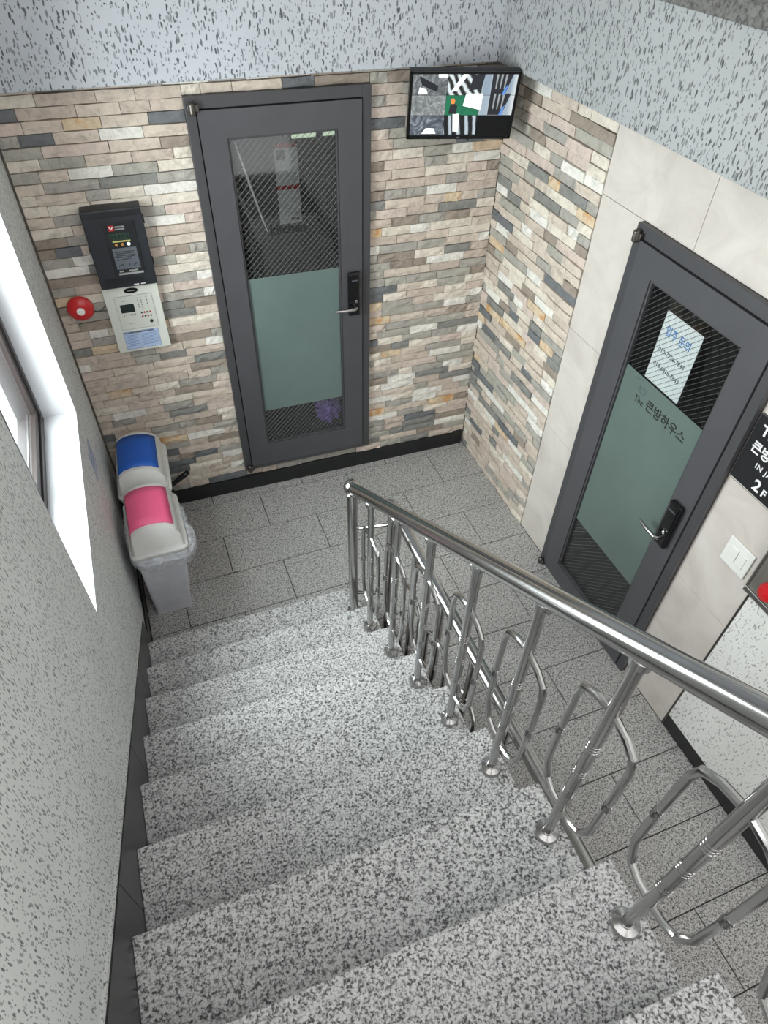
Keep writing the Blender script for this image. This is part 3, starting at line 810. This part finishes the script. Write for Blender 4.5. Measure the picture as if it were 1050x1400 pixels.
# ------------------------------------------------------------------ wall monitor in the corner
mon = thing('wall_monitor', 'black flat monitor showing camera views, mounted high in the corner', 'monitor', (-.369, -.2, 2.36))
mon.rotation_euler = (math.radians(11.96), math.radians(-.2), math.radians(-16.4))
hw, hh = .263, .157
box(-hw, hw, 0, .035, -hh, hh).obj('housing', M['blackp'], mon, bevel=.004)
g = G(); w = .014
for q in ((-hw, hw, hh-w, hh), (-hw, hw, -hh, -hh+.022), (-hw, -hw+w, -hh, hh), (hw-w, hw, -hh, hh)): g.box(q[0], q[1], -.006, .002, q[2], q[3])
g.obj('bezel', M['blackg'], mon, bevel=.002)
def view_mat(name, kind, cols, ang, scale, strength=.85, dist=3):
    m, nt, p, N, L = new_mat(name)
    oc = coords(nt, 'obj')
    mp = N('ShaderNodeMapping'); mp.inputs['Rotation'].default_value = (0, ang, 0); L(oc, mp.inputs['Vector'])
    if kind == 'wave':
        t_ = N('ShaderNodeTexWave'); t_.inputs['Scale'].default_value = scale; t_.inputs['Distortion'].default_value = dist
        t_.inputs['Detail'].default_value = 3; t_.inputs['Detail Scale'].default_value = 1.2
        L(mp.outputs[0], t_.inputs['Vector']); f = t_.outputs['Fac']
    else:
        f = noise(nt, mp.outputs[0], scale, 4, .6, dist).outputs['Fac']
    st_ = [(i/(len(cols)-1)*.7+.15, s2l(c)) for i, c in enumerate(cols)]
    c = ramp(nt, f, st_)
    p.inputs['Base Color'].default_value = (.01, .01, .01, 1); p.inputs['Roughness'].default_value = .3
    L(c, p.inputs['Emission Color']); p.inputs['Emission Strength'].default_value = strength
    return m
VM = [view_mat('view_a', 'noise', [(25, 28, 32), (110, 115, 118), (200, 205, 208)], .5, 16),
      view_mat('view_b', 'wave', [(30, 34, 34), (120, 126, 124), (225, 235, 238)], .6, 9, dist=4),
      view_mat('view_c', 'wave', [(150, 168, 185), (190, 205, 212), (215, 222, 222)], 0, 3, dist=1),
      view_mat('view_d', 'noise', [(40, 44, 44), (140, 146, 146), (220, 225, 225)], .2, 18),
      view_mat('view_e', 'noise', [(10, 84, 58), (28, 120, 84), (40, 130, 95)], 0, 8),
      view_mat('view_f', 'wave', [(165, 182, 196), (200, 210, 214), (222, 226, 226)], 0, 3, dist=1),
      view_mat('view_g', 'noise', [(16, 18, 24), (90, 98, 110), (210, 220, 226)], -.4, 15),
      view_mat('view_h', 'wave', [(14, 16, 20), (40, 44, 50), (190, 205, 215)], .12, 8, dist=2)]
EM = lambda n_, c, s=.85: emissive(n_, c, s)
e_dark, e_grey, e_white, e_skin, e_steel = EM('screen_dark', (26, 28, 34)), EM('screen_grey', (120, 124, 126)), EM('screen_white', (225, 228, 230)), EM('screen_orange', (190, 110, 60)), EM('screen_blue', (70, 110, 170))
scr = box(-hw+w, hw-w, -.0030, .001, -hh+.022, hh-w).obj('screen', M['blackg'], mon)
cw, ch = (2*hw-2*w)/3, (2*hh-w-.022)/3
def cell(c, r): return -hw+w+c*cw, -hh+.022+(2-r)*ch
def quadlist(name, mat, polys, y=-.0040):
    for p in polys: G().prism(p, 1, y, y+.0006).obj(name, mat, scr)
for k, (c, r) in enumerate(((0, 0), (1, 0), (2, 0), (0, 1), (1, 1), (2, 1), (0, 2), (1, 2))):
    a, b = cell(c, r)
    box(a+.0008, a+cw-.0008, -.0034, -.0028, b+.0008, b+ch-.0008).obj('camera_view', VM[k], scr)
a, b = cell(0, 0)
quadlist('picture_stairs', e_dark, [[(a+.03+.013*k, b+.085-.006*k), (a+.045+.013*k, b+.078-.006*k), (a+.06+.010*k, b+.03-.004*k+.01), (a+.045+.010*k, b+.033-.004*k+.01)] for k in range(7)])
quadlist('picture_patch', e_white, [[(a+.12, b+.08), (a+.165, b+.08), (a+.165, b+.10), (a+.12, b+.10)], [(a+.03, b+.005), (a+.075, b+.005), (a+.065, b+.03), (a+.035, b+.035)]])
a, b = cell(1, 0)
quadlist('picture_patch', e_white, [[(a+.02, b+.015), (a+.045, b+.02), (a+.10, b+.1), (a+.075, b+.1)]])
quadlist('picture_patch', e_dark, [[(a+.105, b+.02), (a+.165, b+.03), (a+.175, b+.095), (a+.12, b+.09)]])
for (c, r) in ((2, 0), (2, 1)):
    a, b = cell(c, r)
    quadlist('picture_patch', e_dark, [[(a+.045, b+.002), (a+.115, b+.002), (a+.145, b+.1), (a+.045, b+.1)]])
    quadlist('picture_patch', e_grey, [[(a+.065+.02*k, b+.03), (a+.070+.02*k, b+.03), (a+.074+.022*k, b+.1), (a+.064+.022*k, b+.1)] for k in range(3)], -.0046)
    quadlist('picture_patch', e_steel, [[(a+.10, b+.002), (a+.115, b+.002), (a+.125, b+.05), (a+.11, b+.03)]], -.0046)
a, b = cell(1, 1)
quadlist('picture_patch', e_white, [[(a+.085, b+.045), (a+.175, b+.025), (a+.175, b+.1), (a+.095, b+.1)]])
quadlist('picture_figure', e_dark, [[(a+.018, b+.008), (a+.055, b+.006), (a+.058, b+.045), (a+.045, b+.055), (a+.024, b+.052)]], -.0046)
quadlist('picture_figure', e_skin, [[(a+.028, b+.054), (a+.042, b+.054), (a+.046, b+.066), (a+.040, b+.078), (a+.028, b+.078), (a+.023, b+.066)]], -.0050)
a, b = cell(1, 2)
quadlist('picture_patch', e_white, [[(a+.05, b+.015), (a+.075, b+.015), (a+.072, b+.1), (a+.04, b+.1)]])
a, b = cell(0, 2)
quadlist('picture_patch', e_white, [[(a+.06, b+.005), (a+.13, b+.005), (a+.12, b+.03), (a+.08, b+.032)]])
text('maker_mark', 'LG', .010, M['line'], mon, -.01, -.0063, -hh+.006)
box(.045, .055, .0, .02, -hh-.012, -hh).obj('cable_stub', M['blackp'], mon)
g = G(); g.box(-.06, .06, .035, .05, -.06, .10); g.tube([(0, .045, .03), (0, .17, .03)], .018, 10)
g.obj('wall_bracket', M['blackp'], mon)

# ------------------------------------------------------------------ waste bins
def bin_(name, label, loc_, rz, flapmat, bag):
    t = thing(name, label, 'bin', loc_, rz, 'swing lid bins on the landing')
    # tapering body
    def ring(hx, hy, z, ox=0, oy=0, r=.02):
        pts = []
        for sx, sy, a0 in ((1, 1, 0), (-1, 1, 90), (-1, -1, 180), (1, -1, 270)):
            for k in range(4):
                a = math.radians(a0+30*k); pts.append((ox+sx*(hx-r)+r*math.cos(a), oy+sy*(hy-r)+r*math.sin(a), z))
        return pts
    def loft(rings, cap0=True, cap1=True):
        g = G(); vs = [p for r in rings for p in r]; n = len(rings[0]); fs = []
        for i in range(len(rings)-1):
            for j in range(n): fs.append((i*n+j, i*n+(j+1) % n, (i+1)*n+(j+1) % n, (i+1)*n+j))
        if cap0: fs.append(tuple(range(n-1, -1, -1)))
        if cap1: fs.append(tuple((len(rings)-1)*n+j for j in range(n)))
        g.smooth = True
        return g.add(vs, fs)
    body = loft([ring(.100, .145, 0, -.028), ring(.102, .147, .01, -.028), ring(.130, .205, .57)], True, True).obj('bin_body', M['binbody'], t)
    loft([ring(.134, .209, .545), ring(.140, .215, .55), ring(.140, .215, .575), ring(.134, .209, .58)]).obj('body_rim', M['binbody'], body)
    lid = loft([ring(.143, .218, .572, r=.03), ring(.150, .225, .578, r=.035), ring(.150, .225, .592, r=.035), ring(.144, .219, .600, r=.03), ring(.138, .212, .603, r=.03),
                ring(.134, .206, .612, r=.03)], True, True).obj('lid_rim', M['binlid'], t)
    # hood: arched cross-section with sloping ends
    arch = [(-.134, .608), (-.131, .664), (-.122, .695), (-.090, .719), (-.040, .731), (.015, .731), (.070, .718), (.108, .693), (.126, .658), (.134, .608)]
    def section(y, k, inset): return [(x*(1-inset), y, .608+(z-.608)*k) for x, z in arch]
    secs = [section(-.206, .0, -.01), section(-.160, .93, .03), section(-.150, 1.0, .04), section(.190, 1.0, .04), section(.198, .93, .03), section(.208, .0, -.01)]
    g = G(); n = len(arch); fs = []
    for i in range(len(secs)-1):
        for j in range(n-1): fs.append((i*n+j, i*n+j+1, (i+1)*n+j+1, (i+1)*n+j))
    g.smooth = True; g.add([p for s_ in secs for p in s_], fs); g.obj('hood', M['binlid'], lid)
    # coloured swing flap laid over the hood
    sub = arch[1:8]; g = G(); ny = 6; rows = []
    for i in range(ny):
        y = -.128+.292*i/(ny-1)
        rows.append([(x*.965, y, z+.006) for x, z in sub])
    n = len(sub); fs = []
    for i in range(ny-1):
        for j in range(n-1): fs.append((i*n+j, i*n+j+1, (i+1)*n+j+1, (i+1)*n+j))
    g.smooth = True; g.add([p for r in rows for p in r], fs)
    fl = g.obj('swing_flap', flapmat, t); m_ = fl.modifiers.new('thick', 'SOLIDIFY'); m_.thickness = .007; m_.offset = -1
    if bag:
        # ruffled clear liner hanging out under the rim
        g = G(); n = 72; rings = []
        rr = random.Random(5); ph = [rr.uniform(0, 6.28) for _ in range(6)]
        prof = [(.142, .217, .574, 0.0), (.160, .236, .571, .35), (.168, .248, .548, .8), (.163, .243, .512, 1.1), (.150, .232, .482, 1.4)]
        for hx, hy, z, am in prof:
            ring_ = []
            for j in range(n):
                a = 2*math.pi*j/n; ca, sa = math.cos(a), math.sin(a)
                q = (abs(ca)**4+abs(sa)**4)**(-.25)
                bulge = 1.0 + (.95*am if ca > 0 else 0)*max(0, ca)**1.5*max(0, math.sin(a*1.0-2.2)*.5+.5)
                wv = am*(.0045*math.sin(9*a+ph[0])+.003*math.sin(17*a+ph[1])+.002*math.sin(29*a+ph[2]))
                ring_.append((ca*q*hx*bulge+wv*ca, sa*q*hy+wv*sa, z+am*.006*math.sin(7*a+ph[3])))
            rings.append(ring_)
        fs = []
        for i in range(len(rings)-1):
            for j in range(n): fs.append((i*n+j, i*n+(j+1) % n, (i+1)*n+(j+1) % n, (i+1)*n+j))
        g.smooth = True; g.add([p for r in rings for p in r], fs); g.obj('bin_liner', M['bag'], t)
    return t
bin_('waste_bin', 'grey waste bin with a pink swing flap and clear liner', (-2.278, -.712, 0), math.radians(0), M['pink'], True)
bin_('waste_bin', 'grey waste bin with a blue swing flap beside the stone wall', (-2.283, -.235, 0), math.radians(-3), M['blue'], False)

# dustpan with black handle leaning behind the bins
dp = thing('dustpan', 'black dustpan handle sticking out beside the blue bin', 'dustpan', (-2.17, .0, 0), 0)
h0, h1 = Vector((-.005, 0, .205)), Vector((.135, 0, .297))
dr = (h1-h0).normalized(); nn = Vector((-dr.z, 0, dr.x))
g = G()
def flat(a, b, wa, wb_, th=.008):
    g.hexa([a-nn*wa+Vector((0, -th, 0)), a+nn*wa+Vector((0, -th, 0)), a+nn*wa+Vector((0, th, 0)), a-nn*wa+Vector((0, th, 0))],
           [b-nn*wb_+Vector((0, -th, 0)), b+nn*wb_+Vector((0, -th, 0)), b+nn*wb_+Vector((0, th, 0)), b-nn*wb_+Vector((0, th, 0))])
flat(h0, h0+dr*.135, .013, .017)
e_ = h0+dr*.135
for s_ in (-1, 1):
    a_ = e_+nn*s_*.0125; b_ = e_+dr*.028+nn*s_*.0115
    flat(a_, b_, .0045, .0045)
flat(e_+dr*.027, e_+dr*.042, .016, .011)
g.obj('handle', M['blackp'], dp, bevel=.002)
g = G(); pan = h0-dr*.01
g.hexa([pan+nn*.10+Vector((0, .0, 0)), pan-nn*.10, pan-nn*.10+Vector((0, .03, 0)), pan+nn*.10+Vector((0, .03, 0))],
       [pan-dr*.20+nn*.11, pan-dr*.20-nn*.11, pan-dr*.20-nn*.11+Vector((0, .006, 0)), pan-dr*.20+nn*.11+Vector((0, .006, 0))])
g.obj('pan', M['blackp'], dp, bevel=.003)

# faded sticker on the left wall above the bins
sk = thing('wall_sticker', 'faded blue printed sticker on the left wall above the bins', 'sticker', (XL+.0005, -.52, .965), math.pi/2)
box(-.17, 0, -.002, 0, 0, .15).obj('sheet', plain('pale_blue_sticker', (186, 192, 204), .5), sk)
g = G()
for q in ((-.165, -.005, .142, .147), (-.165, -.005, .003, .008), (-.165, -.160, .003, .147), (-.010, -.005, .003, .147), (-.15, -.05, .06, .075), (-.15, -.03, .1, .115)): g.box(q[0], q[1], -.0026, -.0018, q[2], q[3])
g.obj('sticker_print', plain('faded_blue_print', (132, 146, 178), .6), sk)
